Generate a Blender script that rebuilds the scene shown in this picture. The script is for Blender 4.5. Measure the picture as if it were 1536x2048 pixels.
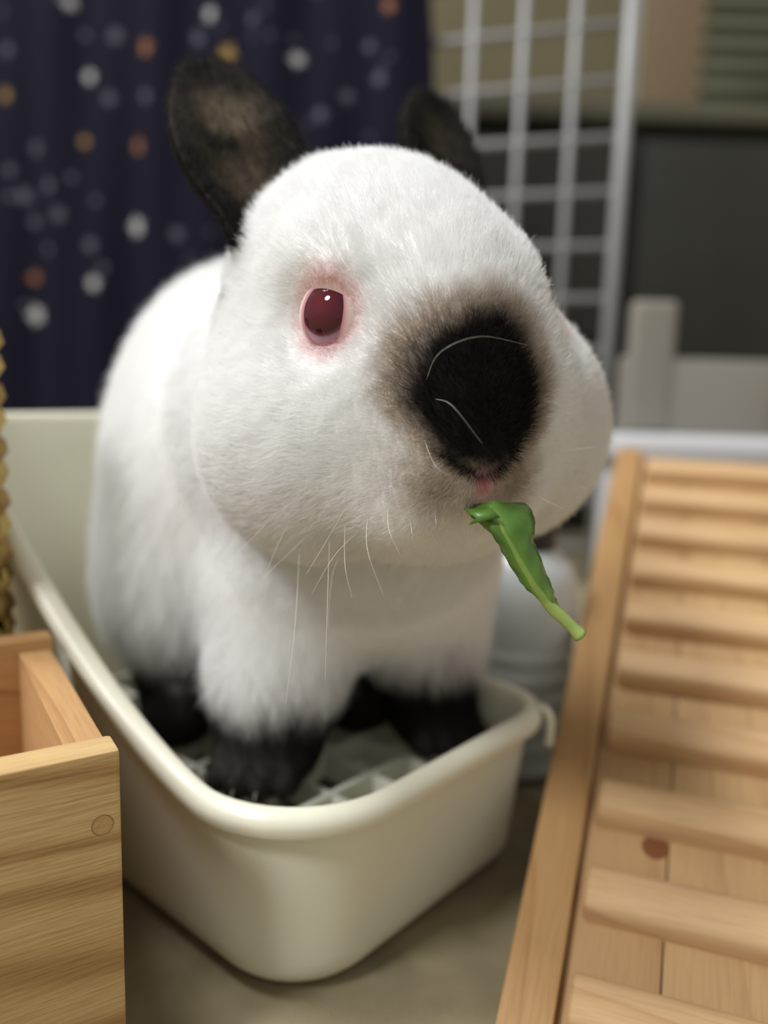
import bpy, bmesh, math, random
import numpy as np
from mathutils import Vector, Matrix
for o in list(bpy.data.objects): bpy.data.objects.remove(o)
scene = bpy.context.scene
COL = scene.collection
rng = np.random.default_rng(7)
random.seed(7)

# ================= camera =================
FPX, CAMH = 1600.0, 0.20
PITCH, ROLL = math.radians(9.2), math.radians(1.7)
cf = np.array([0, math.cos(PITCH), -math.sin(PITCH)])
_r0 = np.array([1., 0, 0]); _u0 = np.cross(_r0, cf)
cr = math.cos(ROLL) * _r0 + math.sin(ROLL) * _u0
cu = -math.sin(ROLL) * _r0 + math.cos(ROLL) * _u0
CO = np.array([0, 0, CAMH])
def ray(px, py): return cf + (px - 768) / FPX * cr - (py - 1024) / FPX * cu
def atz(px, py, z): d = ray(px, py); return CO + d * (z - CAMH) / d[2]
def aty(px, py, y): d = ray(px, py); return CO + d * y / d[1]
def atplane(px, py, P, n): d = ray(px, py); return CO + d * (((P - CO) @ n) / (d @ n))
def proj(P):
    v = np.asarray(P, float) - CO
    return np.stack([768 + FPX * (v @ cr) / (v @ cf), 1024 - FPX * (v @ cu) / (v @ cf)], -1)
cam_d = bpy.data.cameras.new('camera'); cam = bpy.data.objects.new('camera', cam_d); COL.objects.link(cam)
cam.matrix_world = Matrix(((cr[0], cu[0], -cf[0], CO[0]), (cr[1], cu[1], -cf[1], CO[1]), (cr[2], cu[2], -cf[2], CO[2]), (0, 0, 0, 1)))
cam_d.sensor_fit = 'VERTICAL'; cam_d.sensor_height = 24.0; cam_d.lens = FPX / 2048 * 24.0
cam_d.clip_start = 0.005
cam_d.dof.use_dof = True; cam_d.dof.focus_distance = 0.214; cam_d.dof.aperture_fstop = 2.7
scene.camera = cam

# ================= light =================
w = bpy.data.worlds.new('world'); scene.world = w; w.use_nodes = True
w.node_tree.nodes['Background'].inputs[0].default_value = (1.0, 0.965, 0.90, 1)
w.node_tree.nodes['Background'].inputs[1].default_value = 0.40
def lamp(name, loc, target, size, power, col):
    l = bpy.data.lights.new(name, 'AREA'); l.shape = 'DISK'; l.size = size; l.energy = power; l.color = col
    o = bpy.data.objects.new(name, l); COL.objects.link(o); o.location = loc
    o.rotation_euler = (Vector(target) - Vector(loc)).to_track_quat('-Z', 'Y').to_euler()
    return o
# the two round highlights in the rabbit's eye show two ceiling lamps up on the left; nothing else is lit in the photograph
lamp('ceiling_lamp_offscreen', (-1.06, .35, 2.35), (0, .3, .1), .80, 17 * 2.64, (.97, .985, 1))
lamp('ceiling_lamp_second_offscreen', (-1.60, -1.18, 2.35), (0, .3, .1), .65, 14 * 4.1, (.98, .99, 1))
scene.view_settings.view_transform = 'Standard'; scene.view_settings.look = 'None'
scene.view_settings.gamma = 1; scene.view_settings.exposure = 0.04
scene.view_settings.use_curve_mapping = False
scene.cycles.diffuse_bounces = 6; scene.cycles.max_bounces = 8

# ================= helpers =================
def put(o, parent=None):
    COL.objects.link(o)
    if parent is not None: o.parent = parent
    return o
def tag(o, label=None, cat=None, group=None, kind=None):
    if label: o['label'] = label
    if cat: o['category'] = cat
    if group: o['group'] = group
    if kind: o['kind'] = kind
    return o
def thing(name, loc, label, cat, group=None):
    o = bpy.data.objects.new(name, None); o.location = loc; o.empty_display_size = .02
    put(o); return tag(o, label, cat, group)
def mesh_obj(name, verts, faces, mat, parent=None, smooth=True, world=True):
    """verts in world space (or local if world False); origin moved to the parent's place"""
    me = bpy.data.meshes.new(name)
    v = np.asarray(verts, float)
    if parent is not None and world: v = v - np.array(parent.location)
    me.from_pydata(v.tolist(), [], [list(map(int, f)) for f in faces]); me.update()
    if smooth: me.polygons.foreach_set('use_smooth', [True] * len(me.polygons))
    me.materials.append(mat)
    return put(bpy.data.objects.new(name, me), parent)
def bm_obj(name, bm, mat, parent=None, smooth=False):
    me = bpy.data.meshes.new(name); bm.to_mesh(me); bm.free()
    if smooth: me.polygons.foreach_set('use_smooth', [True] * len(me.polygons))
    me.materials.append(mat)
    return put(bpy.data.objects.new(name, me), parent)
def board(name, org, ax, ay, az_, dims, mat, parent=None, bevel=.0012, seg=2):
    """box with its own axes: org = the middle of the box, ax/ay/az unit vectors, dims full sizes; local x is the grain"""
    bm = bmesh.new(); bmesh.ops.create_cube(bm, size=1)
    bmesh.ops.scale(bm, vec=dims, verts=bm.verts)
    if bevel: bmesh.ops.bevel(bm, geom=bm.edges[:], offset=bevel, segments=seg, affect='EDGES', profile=.6)
    o = bm_obj(name, bm, mat, parent, True)
    try: o.data.set_sharp_from_angle(angle=math.radians(40))
    except Exception: pass
    M = Matrix(((ax[0], ay[0], az_[0], org[0]), (ax[1], ay[1], az_[1], org[1]), (ax[2], ay[2], az_[2], org[2]), (0, 0, 0, 1)))
    if parent is not None: M = Matrix.Translation(-Vector(parent.location)) @ M
    o.matrix_local = M
    return o
def tube(name, pts, radii, mat, parent=None, n=8, cap=True):
    P = np.asarray(pts, float); R = np.broadcast_to(np.asarray(radii, float), (len(P),))
    T = np.gradient(P, axis=0); T /= np.linalg.norm(T, axis=1)[:, None] + 1e-12
    a = np.array([0, 0, 1.]) if abs(T[0][2]) < .9 else np.array([1., 0, 0])
    N = np.cross(T[0], a); N /= np.linalg.norm(N)
    V = []; ang = np.arange(n) * 2 * math.pi / n
    for i in range(len(P)):
        N = N - (N @ T[i]) * T[i]; N /= np.linalg.norm(N); B = np.cross(T[i], N)
        V += [P[i] + R[i] * (math.cos(t) * N + math.sin(t) * B) for t in ang]
    F = []
    for i in range(len(P) - 1):
        for j in range(n):
            k = (j + 1) % n
            F.append((i * n + j, i * n + k, (i + 1) * n + k, (i + 1) * n + j))
    if cap: F.append(tuple(range(n))[::-1]); F.append(tuple(range((len(P) - 1) * n, len(P) * n)))
    return mesh_obj(name, V, F, mat, parent)
def spline(pts, m):
    """Catmull-Rom through the points"""
    P = np.asarray(pts, float); P = np.vstack([2 * P[0] - P[1], P, 2 * P[-1] - P[-2]])
    n = len(P) - 3; out = []
    for t in np.linspace(0, n - 1e-6, m):
        i = int(t); x = t - i; a, b, c, d = P[i:i + 4]
        out.append(.5 * ((2 * b) + (-a + c) * x + (2 * a - 5 * b + 4 * c - d) * x * x + (-a + 3 * b - 3 * c + d) * x ** 3))
    return np.array(out)
def azv(a): a = math.radians(a); return np.array([math.sin(a), math.cos(a), 0.])
Z3 = np.array([0, 0, 1.])

# ================= materials =================
def srgb(r, g, b):
    f = lambda c: c / 12.92 if c <= .04045 else ((c + .055) / 1.055) ** 2.4
    return (f(r / 255), f(g / 255), f(b / 255), 1)
class NT:
    def __init__(s, name):
        s.m = bpy.data.materials.new(name); s.m.use_nodes = True
        s.t = s.m.node_tree; s.b = s.t.nodes['Principled BSDF']
    def n(s, typ, **kw):
        x = s.t.nodes.new(typ)
        for k, v in kw.items():
            if k.startswith('_'): setattr(x, k[1:], v)
            else: x.inputs[k.replace('__', ' ')].default_value = v
        return x
    def l(s, a, b): s.t.links.new(a, b)
    def ramp(s, fac, stops, interp='LINEAR'):
        r = s.t.nodes.new('ShaderNodeValToRGB'); cr_ = r.color_ramp; cr_.interpolation = interp
        while len(cr_.elements) < len(stops): cr_.elements.new(.5)
        for e, (p, c) in zip(cr_.elements, stops): e.position = p; e.color = c
        s.l(fac, r.inputs[0]); return r.outputs[0]
    def bump(s, h, strength, dist=.001):
        b = s.n('ShaderNodeBump'); b.inputs['Strength'].default_value = strength; b.inputs['Distance'].default_value = dist
        s.l(h, b.inputs['Height']); s.l(b.outputs[0], s.b.inputs['Normal'])
def plain(name, col, rough=.5, spec=.5, noise=0, nscale=60, bump=0, sub=0):
    k = NT(name); k.b.inputs['Base Color'].default_value = col; k.b.inputs['Roughness'].default_value = rough
    k.b.inputs['Specular IOR Level'].default_value = spec
    if sub:
        k.b.inputs['Subsurface Weight'].default_value = sub; k.b.inputs['Subsurface Radius'].default_value = (.006, .005, .003)
        k.b.inputs['Subsurface Scale'].default_value = 1.0
    if noise or bump:
        tc = k.n('ShaderNodeTexCoord'); nz = k.n('ShaderNodeTexNoise', Scale=nscale, Detail=4.0)
        k.l(tc.outputs['Object'], nz.inputs['Vector'])
        d = tuple(c * (1 - noise) for c in col[:3]) + (1,); e = tuple(min(1, c * (1 + noise)) for c in col[:3]) + (1,)
        k.l(k.ramp(nz.outputs[0], [(.3, d), (.7, e)]), k.b.inputs['Base Color'])
        if bump: k.bump(nz.outputs[0], bump)
    return k.m
def wood(name, light, mid, dark, ring=55, stretch=.10, seed=0., rough=.6, ring_amt=.5, tilt=0., bump=.25, profile='SAW', stops=None):
    """pine: soft rings across local y/z, drawn out along local x, fine fibres, pores"""
    k = NT(name)
    tc = k.n('ShaderNodeTexCoord'); oi = k.n('ShaderNodeObjectInfo')
    mul = k.n('ShaderNodeVectorMath', _operation='SCALE'); k.l(oi.outputs['Random'], mul.inputs['Scale']); mul.inputs[0].default_value = (.31, .17, .23)
    add = k.n('ShaderNodeVectorMath', _operation='ADD'); k.l(tc.outputs['Object'], add.inputs[0]); k.l(mul.outputs[0], add.inputs[1])
    mp = k.n('ShaderNodeMapping'); k.l(add.outputs[0], mp.inputs[0])
    mp.inputs['Location'].default_value = (seed, seed * .7, seed * 1.3); mp.inputs['Rotation'].default_value = (0, tilt, tilt * .6)
    mp.inputs['Scale'].default_value = (stretch, 1, 1)
    n1 = k.n('ShaderNodeTexNoise', Scale=22.0, Detail=2.0); k.l(mp.outputs[0], n1.inputs['Vector'])
    dis = k.n('ShaderNodeVectorMath', _operation='SCALE'); k.l(n1.outputs['Color'], dis.inputs[0]); dis.inputs['Scale'].default_value = .035
    ad2 = k.n('ShaderNodeVectorMath', _operation='ADD'); k.l(mp.outputs[0], ad2.inputs[0]); k.l(dis.outputs[0], ad2.inputs[1])
    wv = k.n('ShaderNodeTexWave', _wave_type='BANDS', _bands_direction='DIAGONAL', _wave_profile=profile)
    wv.inputs['Scale'].default_value = ring; wv.inputs['Distortion'].default_value = 2.2; wv.inputs['Detail'].default_value = 1.5; wv.inputs['Detail Scale'].default_value = 1.2
    k.l(ad2.outputs[0], wv.inputs['Vector'])
    mp2 = k.n('ShaderNodeMapping'); k.l(add.outputs[0], mp2.inputs[0]); mp2.inputs['Scale'].default_value = (60, 1100, 1100)
    mp2.inputs['Rotation'].default_value = (0, tilt, tilt * .6)
    fb = k.n('ShaderNodeTexNoise', Scale=1.0, Detail=3.0); k.l(mp2.outputs[0], fb.inputs['Vector'])
    big = k.n('ShaderNodeTexNoise', Scale=14.0, Detail=2.0); k.l(mp.outputs[0], big.inputs['Vector'])
    rc = k.ramp(wv.outputs['Fac'], stops or [(0, light), (.55, light), (.86, mid), (.97, dark), (1, light)])
    base = k.ramp(big.outputs[0], [(.3, mid), (.65, light)])
    mx = k.n('ShaderNodeMix', _data_type='RGBA'); mx.inputs['Factor'].default_value = ring_amt
    k.l(base, mx.inputs['A']); k.l(rc, mx.inputs['B'])
    fr = k.ramp(fb.outputs[0], [(.32, (.72, .70, .66, 1)), (.55, (1, 1, 1, 1))])
    m2 = k.n('ShaderNodeMix', _data_type='RGBA', _blend_type='MULTIPLY'); m2.inputs['Factor'].default_value = .45
    k.l(mx.outputs['Result'], m2.inputs['A']); k.l(fr, m2.inputs['B'])
    k.l(m2.outputs['Result'], k.b.inputs['Base Color'])
    k.b.inputs['Roughness'].default_value = rough; k.b.inputs['Specular IOR Level'].default_value = .3
    k.bump(fb.outputs[0], bump, .0006)
    return k.m
WBOX = wood('pine_box', srgb(212, 180, 128), srgb(198, 162, 109), srgb(158, 118, 70), ring=34, ring_amt=.75, tilt=.12, bump=1.0, profile='SIN', stops=[(0, srgb(216, 184, 132)), (.5, srgb(208, 174, 121)), (.8, srgb(196, 159, 107)), (.95, srgb(172, 134, 84)), (1, srgb(166, 128, 78))])
WBOX2 = wood('pine_box_warm', srgb(194, 152, 104), srgb(176, 132, 84), srgb(138, 92, 52), ring=30, seed=.4)
WRAIL = wood('pine_rail', srgb(182, 144, 98), srgb(168, 128, 81), srgb(142, 99, 58), ring=34, seed=.2, ring_amt=.4)
WRUNG = wood('pine_rung', srgb(208, 174, 132), srgb(194, 155, 110), srgb(164, 118, 74), ring=40, seed=.7, ring_amt=.35)
WBASE = wood('pine_base', srgb(190, 156, 111), srgb(176, 139, 96), srgb(150, 110, 72), ring=22, seed=.9, ring_amt=.3)
PLASTIC = plain('cream_plastic', srgb(224, 222, 203), .34, .45, sub=.25)
GRILLEM = plain('grille_plastic', srgb(206, 205, 190), .4, .4)

# ================= floor and walls of the room =================
def fl():
    k = NT('floor_mat'); tc = k.n('ShaderNodeTexCoord')
    a = k.n('ShaderNodeTexNoise', Scale=45.0, Detail=5.0); b = k.n('ShaderNodeTexNoise', Scale=900.0, Detail=2.0)
    k.l(tc.outputs['Object'], a.inputs['Vector']); k.l(tc.outputs['Object'], b.inputs['Vector'])
    k.l(k.ramp(a.outputs[0], [(.3, srgb(128, 117, 90)), (.7, srgb(150, 139, 110))]), k.b.inputs['Base Color'])
    k.b.inputs['Roughness'].default_value = .85; k.bump(b.outputs[0], .35, .0008); return k.m
fo = board('floor', (0, 1.0, -.02), (1, 0, 0), (0, 1, 0), (0, 0, 1), (5, 5, .04), fl(), bevel=0)
tag(fo, 'beige grey matted floor under the litter tray', kind='structure')
wo = board('wall_back', (0, 1.75, 1.2), (1, 0, 0), (0, 1, 0), (0, 0, 1), (5, .06, 2.5), plain('wall_paint', srgb(104, 97, 74), .8, .2, .06, 5))
tag(wo, 'olive beige wall behind everything', kind='structure')

# ================= wire panel =================
pd = azv(-72)                                   # runs left and away
pr0 = aty(1262, 60, .80); pr0[2] = 0
WIRE = plain('white_wire', srgb(146, 146, 146), .35, .5)
wp = thing('wire_panel', tuple(pr0), 'white wire grid panel standing to the right of the starry cloth', 'panel')
cell, ncol, nrow, wr = .0494, 9, 16, .0042
zt0 = aty(1225, 702, .80)[2] - 5 * cell
for i in range(ncol):
    p = pr0 + pd * cell * i
    rr = wr * (1.7 if i == 0 else 1)
    tube('upright_wire', [p + Z3 * .0, p + Z3 * (zt0 + (nrow - 1) * cell)], rr, WIRE, wp, 8)
for j in range(nrow):
    q = pr0 + Z3 * (zt0 + j * cell) + np.cross(pd, Z3) * .0
    if q[2] < .004: continue
    tube('cross_wire', [q, q + pd * cell * (ncol - 1)], wr, WIRE, wp, 8)

# ================= starry cloth =================
def cloth():
    nrm_ = np.cross(pd, Z3); nrm_ = nrm_ if nrm_[1] < 0 else -nrm_
    P0 = pr0 + nrm_ * .012
    edge = atplane(872, 100, P0, nrm_); s0 = (edge - P0) @ pd
    Wd, Hd, st = 1.02, .82, .0025
    ns, nz = int(Wd / st), int(Hd / st)
    S, Zq = np.meshgrid(np.linspace(0, Wd, ns), np.linspace(.004, Hd, nz), indexing='ij')
    edgew = .006 * np.sin(Zq * 23) + .010 * (1 - Zq / Hd)
    s = s0 + S + edgew * np.exp(-S * 12)
    fold = .006 * np.sin(S * 46 + 1.2 * np.sin(Zq * 6)) + .004 * np.sin(S * 93 + 2 + Zq * 5)
    P = P0 + s[..., None] * pd + Zq[..., None] * Z3 + (fold + .011)[..., None] * nrm_
    V = P.reshape(-1, 3)
    # print: plain navy ground with stars
    c = np.tile(np.array(srgb(17, 15, 31)[:3]), (len(V), 1))
    lr = np.random.default_rng(3)
    W_, G_, O_, Y_ = srgb(172, 172, 170), srgb(84, 84, 94), srgb(138, 94, 66), srgb(148, 120, 70)
    dots = [(173, 150, W_, 1), (216, 195, G_, 1.1), (300, 99, O_, 1.3), (453, 105, Y_, 1.3), (8, 189, Y_, 1.1), (168, 283, Y_, .9), (273, 290, O_, 1.2),
            (67, 294, G_, 1.2), (267, 451, W_, 1.5), (193, 567, W_, 1.2), (63, 629, W_, 1.6), (59, 554, O_, 1.1), (418, 25, W_, 1), (231, 71, G_, 1.2), (390, 71, G_, 1.1),
            (298, 195, G_, 1.1), (13, 99, G_, 1.2), (139, 6, W_, 1), (42, 390, G_, 1.4), (105, 374, G_, 1.2), (126, 432, G_, 1.2), (185, 491, G_, 1.2), (357, 470, G_, 1.1),
            (594, 118, W_, 1), (760, 160, G_, 1.1), (690, 190, G_, 1), (640, 230, G_, 1), (790, 20, O_, 1.0), (20, 340, G_, 1), (60, 440, G_, 1), (100, 500, G_, .9), (740, 90, G_, .9), (510, 40, G_, .9)]
    cen = []
    for (x, y, col, sz) in dots:
        q = atplane(x, y, P0 + nrm_ * .011, nrm_); cen.append(((q - P0) @ pd - s0, q[2], col, .0055 * sz))
    for _ in range(60):
        u, v = lr.uniform(.30, Wd), lr.uniform(0, Hd)
        cen.append((u, v, G_ if lr.random() < .9 else O_, .004))
    for _ in range(40):
        cen.append((lr.uniform(0, .3), lr.uniform(.0, Hd), srgb(62, 60, 72), .0034))
    sf, zf = S.ravel(), Zq.ravel()
    for (u, v, col, R) in cen:
        m = (np.abs(sf - u) < 2 * R) & (np.abs(zf - v) < 2 * R)
        dx, dz = sf[m] - u, zf[m] - v; th = np.arctan2(dz, dx); rd = np.hypot(dx, dz)
        star = R * (1.0 + .35 * np.cos(5 * th + u * 90))
        k = np.clip((star - rd) / .0012 + .5, 0, 1)[:, None]
        c[m] = c[m] * (1 - k) + np.array(col[:3]) * k
    idx = np.arange(ns * nz).reshape(ns, nz)
    F = np.stack([idx[:-1, :-1], idx[1:, :-1], idx[1:, 1:], idx[:-1, 1:]], -1).reshape(-1, 4)
    k = NT('star_print'); at = k.n('ShaderNodeVertexColor'); at.layer_name = 'col'
    k.l(at.outputs[0], k.b.inputs['Base Color']); k.b.inputs['Roughness'].default_value = .9; k.b.inputs['Specular IOR Level'].default_value = .15
    me = bpy.data.meshes.new('star_cloth'); me.vertices.add(len(V)); me.vertices.foreach_set('co', V.ravel())
    me.loops.add(F.size); me.loops.foreach_set('vertex_index', F.ravel()); me.polygons.add(len(F))
    me.polygons.foreach_set('loop_start', np.arange(len(F)) * 4); me.update(calc_edges=True); me.validate()
    me.polygons.foreach_set('use_smooth', [True] * len(F))
    ca = me.color_attributes.new('col', 'FLOAT_COLOR', 'POINT'); ca.data.foreach_set('color', np.hstack([c, np.ones((len(c), 1))]).ravel())
    me.materials.append(k.m)
    o = put(bpy.data.objects.new('star_cloth', me)); so = o.modifiers.new('thick', 'SOLIDIFY'); so.thickness = .001
    tag(o, 'dark navy cloth printed with white and orange stars, hung behind the rabbit', 'cloth')
cloth()

# ================= far furniture on the right =================
DK = plain('dark_cabinet', srgb(46, 46, 40), .55, .3, .08, 9)
cb = thing('dark_cabinet', (.45, 1.35, 0), 'dark grey cabinet behind the wire panel', 'cabinet')
ztop = aty(1400, 240, 1.1)[2]
board('carcass', (.45, 1.36, ztop / 2 - .004), (1, 0, 0), (0, 1, 0), Z3, (1.5, .5, ztop - .008), DK, cb, .004)
board('cabinet_top', (.45, 1.355, ztop + .006), (1, 0, 0), (0, 1, 0), Z3, (1.53, .53, .024), plain('cabinet_top', srgb(80, 76, 58), .6), cb, .004)
for x in (.06, .56):
    d_ = board('cabinet_door', (x, 1.10, ztop / 2), (1, 0, 0), (0, 1, 0), Z3, (.48, .02, ztop - .06), DK, cb, .003)
    kn = board('knob', (x + .2, 1.084, ztop / 2), (1, 0, 0), (0, 1, 0), Z3, (.02, .014, .02), DK, cb, .004)
    kn.parent = d_; kn.matrix_local = Matrix.Translation((.2, -.016, 0))
lb = board('leaning_board', tuple(aty(1345, 60, 1.25) * [1, 1, 0] + [0, 0, ztop + .018 + .25]), (0, 0, 1), (1, 0, 0), (0, 1, 0), (.5, .085, .02), wood('brown_board', srgb(126, 108, 84), srgb(112, 94, 72), srgb(92, 74, 56)), bevel=.002)
tag(lb, 'brown wooden board standing upright on the dark cabinet', 'board')
sh = thing('louvred_shutter', tuple(aty(1480, 60, 1.69) * [1, 1, 0] + [0, 0, .55]), 'pale green louvred shutter on the far wall', 'shutter')
shc = np.array(sh.location)
GRN = plain('shutter_paint', srgb(140, 142, 118), .6)
for sx in (-.19, .19): board('stile', shc + [sx, 0, .4], (0, 0, 1), (1, 0, 0), (0, 1, 0), (.9, .03, .03), GRN, sh)
for i in range(22):
    board('louvre', shc + [0, 0, .02 + i * .038], (1, 0, 0), np.array((0, .8, .6)), np.array((0, -.6, .8)), (.36, .036, .005), GRN, sh, .001)

# white platform the ramp climbs to, beige panel with a raised post standing on it
GREYP = plain('platform_white', srgb(204, 204, 206), .4)
BEI = plain('beige_panel', srgb(132, 128, 118), .6, .3)
pfm = thing('platform', (.36, .615, 0), 'white platform shelf at the top of the slatted ramp', 'shelf')
board('shelf_top', (.40, .612, .158), (1, 0, 0), (0, 1, 0), Z3, (.47, .095, .016), GREYP, pfm, .004)
for x in (.19, .61): board('support', (x, .615, .075), (0, 0, 1), (1, 0, 0), (0, 1, 0), (.15, .03, .08), GREYP, pfm, .003)
bp = thing('beige_panel', (.36, .655, .166), 'low beige grey panel with a raised end post on the white platform', 'panel')
board('panel_board', (.405, .652, .166 + .030), (1, 0, 0), (0, 1, 0), Z3, (.44, .012, .060), BEI, bp, .003)
board('end_post', (.209, .652, .166 + .052), (0, 0, 1), (1, 0, 0), (0, 1, 0), (.104, .036, .016), BEI, bp, .006, 3)
br_ = board('brown_block', (.324, .63, .166 + .024), (1, 0, 0), (0, 1, 0), Z3, (.03, .024, .05), wood('brown_block', srgb(150, 120, 100), srgb(132, 104, 86), srgb(108, 80, 62)), bevel=.002)
tag(br_, 'small brown wooden block on the white platform in front of the beige panel', 'block')

# ================= litter tray =================
te1, te2 = azv(-49), azv(41)
TC = np.array([-.0235, .2173, 0.])
TL, TW = .235, .134
def t2w(u, v, z): return TC + u * te1 + v * te2 + np.array([0, 0, z])
def rimh(u):
    x = np.clip((u - .035) / .165, 0, 1); x = x ** 1.25
    s = x * x * (3 - 2 * x) * .35 + x * .65
    return .0715 + .108 * s
def outline(m_side=36, m_c=12):
    """closed loop of (u, v, outward u, outward v, corner radius)"""
    out = []
    cs = [((0, 0), .034, 180), ((TL, 0), .030, 270), ((TL, TW), .026, 0), ((0, TW), .018, 90)]
    # walk: corner0 (front), along u at v=0 to corner1, along v, corner2, back along u, corner3
    ang = {0: (180, 270), 1: (270, 360), 2: (0, 90), 3: (90, 180)}
    pts = []
    for i, ((u, v), r, _) in enumerate(cs):
        cu_, cv_ = u + (r if u == 0 else -r), v + (r if v == 0 else -r)
        for t in np.linspace(*np.radians(ang[i]), m_c):
            pts.append((cu_ + r * math.cos(t), cv_ + r * math.sin(t), math.cos(t), math.sin(t), r))
        nu, nv = cs[(i + 1) % 4][0]; r2 = cs[(i + 1) % 4][1]
        a = pts[-1]
        if i == 0: b = (nu - r2, nv)
        elif i == 1: b = (nu, nv - r2)
        elif i == 2: b = (nu + r2, nv)
        else: b = (nu, nv + r2)
        for t in np.linspace(0, 1, m_side)[1:-1]: pts.append((a[0] + (b[0] - a[0]) * t, a[1] + (b[1] - a[1]) * t, a[2], a[3], r))
    def wide(u): t = min(max((u - .04) / .07, 0), 1); return 1 + .25 * t * t * (3 - 2 * t)      # the tray widens towards the back
    return [(u, v * wide(u), a, b, r) for (u, v, a, b, r) in pts]
def tray():
    root = thing('litter_tray', tuple(TC), 'cream plastic litter tray with low front and high back, holding the rabbit', 'litter tray')
    pts = outline(); n = len(pts)
    FL = .10                                        # flare
    def ring(off, zf): # off: outward offset, zf: z as function of u
        return np.array([t2w(u + a * off(u), v + b * off(u), zf(u)) for (u, v, a, b, r) in pts])
    R = []; rb = .014
    for t in np.linspace(0, math.pi / 2, 6):        # rounded foot
        R.append(ring(lambda u: -rb * (1 - math.sin(t)) , lambda u: rb * (1 - math.cos(t))))
    for q in np.linspace(.15, 1, 10):
        R.append(ring(lambda u: FL * q * (rimh(u) - rb - .006), lambda u: rb + q * (rimh(u) - rb - .0075)))
    top = lambda u: FL * (rimh(u) - rb)
    for (o, dz) in ((.0010, -.0078), (.0042, -.0082), (.0052, -.0060), (.0050, -.0034), (.0036, -.0012), (.0012, 0), (-.0010, -.0002), (-.0026, -.0016), (-.0034, -.0042)):
        R.append(ring(lambda u: top(u) + o, lambda u: rimh(u) + dz))
    for q in np.linspace(.9, 0, 9):
        R.append(ring(lambda u: FL * q * (rimh(u) - rb) - .0034 - .010 * (1 - q) ** 6, lambda u: .005 + q * (rimh(u) - .008)))
    V = np.concatenate(R); F = []
    for i in range(len(R) - 1):
        for j in range(n):
            k = (j + 1) % n; F.append((i * n + j, (i + 1) * n + j, (i + 1) * n + k, i * n + k))
    F.append(tuple(range(n))); F.append(tuple(range((len(R) - 1) * n, len(R) * n))[::-1])
    o = mesh_obj('tub', V, F, PLASTIC, root)
    bm = bmesh.new(); bm.from_mesh(o.data); bmesh.ops.recalc_face_normals(bm, faces=bm.faces[:]); bm.to_mesh(o.data); bm.free()
    try: o.data.set_sharp_from_angle(angle=math.radians(55))
    except Exception: pass
    # clip that hooks over the rim at the front corner
    a = t2w(-.0080, TW - .004, .0735)
    d = -te1
    tube('rim_clip', spline([a - d * .004 - Z3 * .0035, a - Z3 * .003, a + d * .003 - Z3 * .006, a + d * .0035 - Z3 * .012, a + d * .003 - Z3 * .018], 14), .0017, PLASTIC, root, 8)
    return root
tray()
# bedding under the grille and the grille itself
bd = board('paper_bedding', t2w(TL / 2, TW / 2, .0115), te1, te2, Z3, (TL - .040, TW - .040, .013), plain('bedding', srgb(150, 144, 126), .95, .1, .2, 220, .6), bevel=.004)
tag(bd, 'grey paper bedding under the plastic grille in the tray', 'bedding')
gr = thing('litter_grille', tuple(t2w(TL / 2, TW / 2, .018)), 'pale plastic grille inside the litter tray under the paws', 'grille')
GZ, gh = .045, .012
us = np.arange(.012, TL - .008, .0272); vs = np.arange(.010, TW - .004, .0228)
def inset(d, r):   # how far a bar at distance d from a side must stop short of the rounded corner
    return .009 if d >= r else max(.009, r - math.sqrt(max((r - .007) ** 2 - (r - d + .002) ** 2, 0)))
for u in us:
    e = min(u, TL - u); a, b = inset(e, .034 if u < TL / 2 else .030), TW - inset(e, .020 if u < TL / 2 else .026)
    board('grille_bar', t2w(u, (a + b) / 2, GZ - gh / 2), te2, te1, Z3, (b - a, .0028, gh), GRILLEM, gr, .0008)
for v in vs:
    e = min(v, TW - v); a, b = inset(e, .034 if v < TW / 2 else .020), TL - inset(e, .030)
    board('grille_rib', t2w((a + b) / 2, v, GZ - gh / 2 - .0005), te1, te2, Z3, (b - a, .0028, gh - .001), GRILLEM, gr, .0008)
for (u, v) in ((us[1], vs[1]), (us[1], vs[-2]), (us[-2], vs[1]), (us[-2], vs[-2])):
    tube('grille_foot', [t2w(u, v, .0175), t2w(u, v, GZ - gh + .001)], .004, GRILLEM, gr, 10)

# ================= wooden box (left) =================
bs, bf = azv(-32), azv(58)                           # side board runs back-left; front board runs to the right
BC = aty(240, 1490, .192); BZ = BC[2] - .0012; BC[2] = 0
bx = thing('wooden_box', tuple(BC - .07 * bf + .05 * bs), 'open pine wood box with butt-jointed boards beside the litter tray', 'box')
th, BL, BWd = .0105, .095, .15
board('front_board', BC - bf * BWd / 2 + bs * th / 2 + Z3 * BZ / 2, bf, bs, Z3, (BWd, th, BZ), WBOX, bx, .0012)
sdb = board('side_board', BC - bf * (th / 2 + .001) + bs * (th + (BL - th) / 2) + Z3 * (BZ / 2 - .001), bs, bf, Z3, (BL - th, th, BZ - .002), WBOX2, bx, .0008)
board('side_board', BC - bf * (BWd - th / 2 - .001) + bs * (th + (BL - th) / 2) + Z3 * (BZ / 2 - .001), bs, bf, Z3, (BL - th, th, BZ - .002), WBOX2, bx, .0008)
board('back_board', BC - bf * BWd / 2 + bs * (BL + th / 2) + Z3 * (BZ / 2 + .001), bf, bs, Z3, (BWd, th, BZ + .002), WBOX2, bx, .0012)
board('bottom_board', BC - bf * BWd / 2 + bs * (BL / 2 + th / 2) + Z3 * .006, bf, bs, Z3, (BWd - 2 * th, BL - th, .008), WBOX2, bx, .0005)
pg = atplane(205, 1650, BC, -bs)
dp = tube('dowel_plug', [pg + bs * .004, pg - bs * .00006], .0026, wood('plug', srgb(196, 160, 110), srgb(180, 142, 92), srgb(150, 110, 66)), bx, 20)
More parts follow.
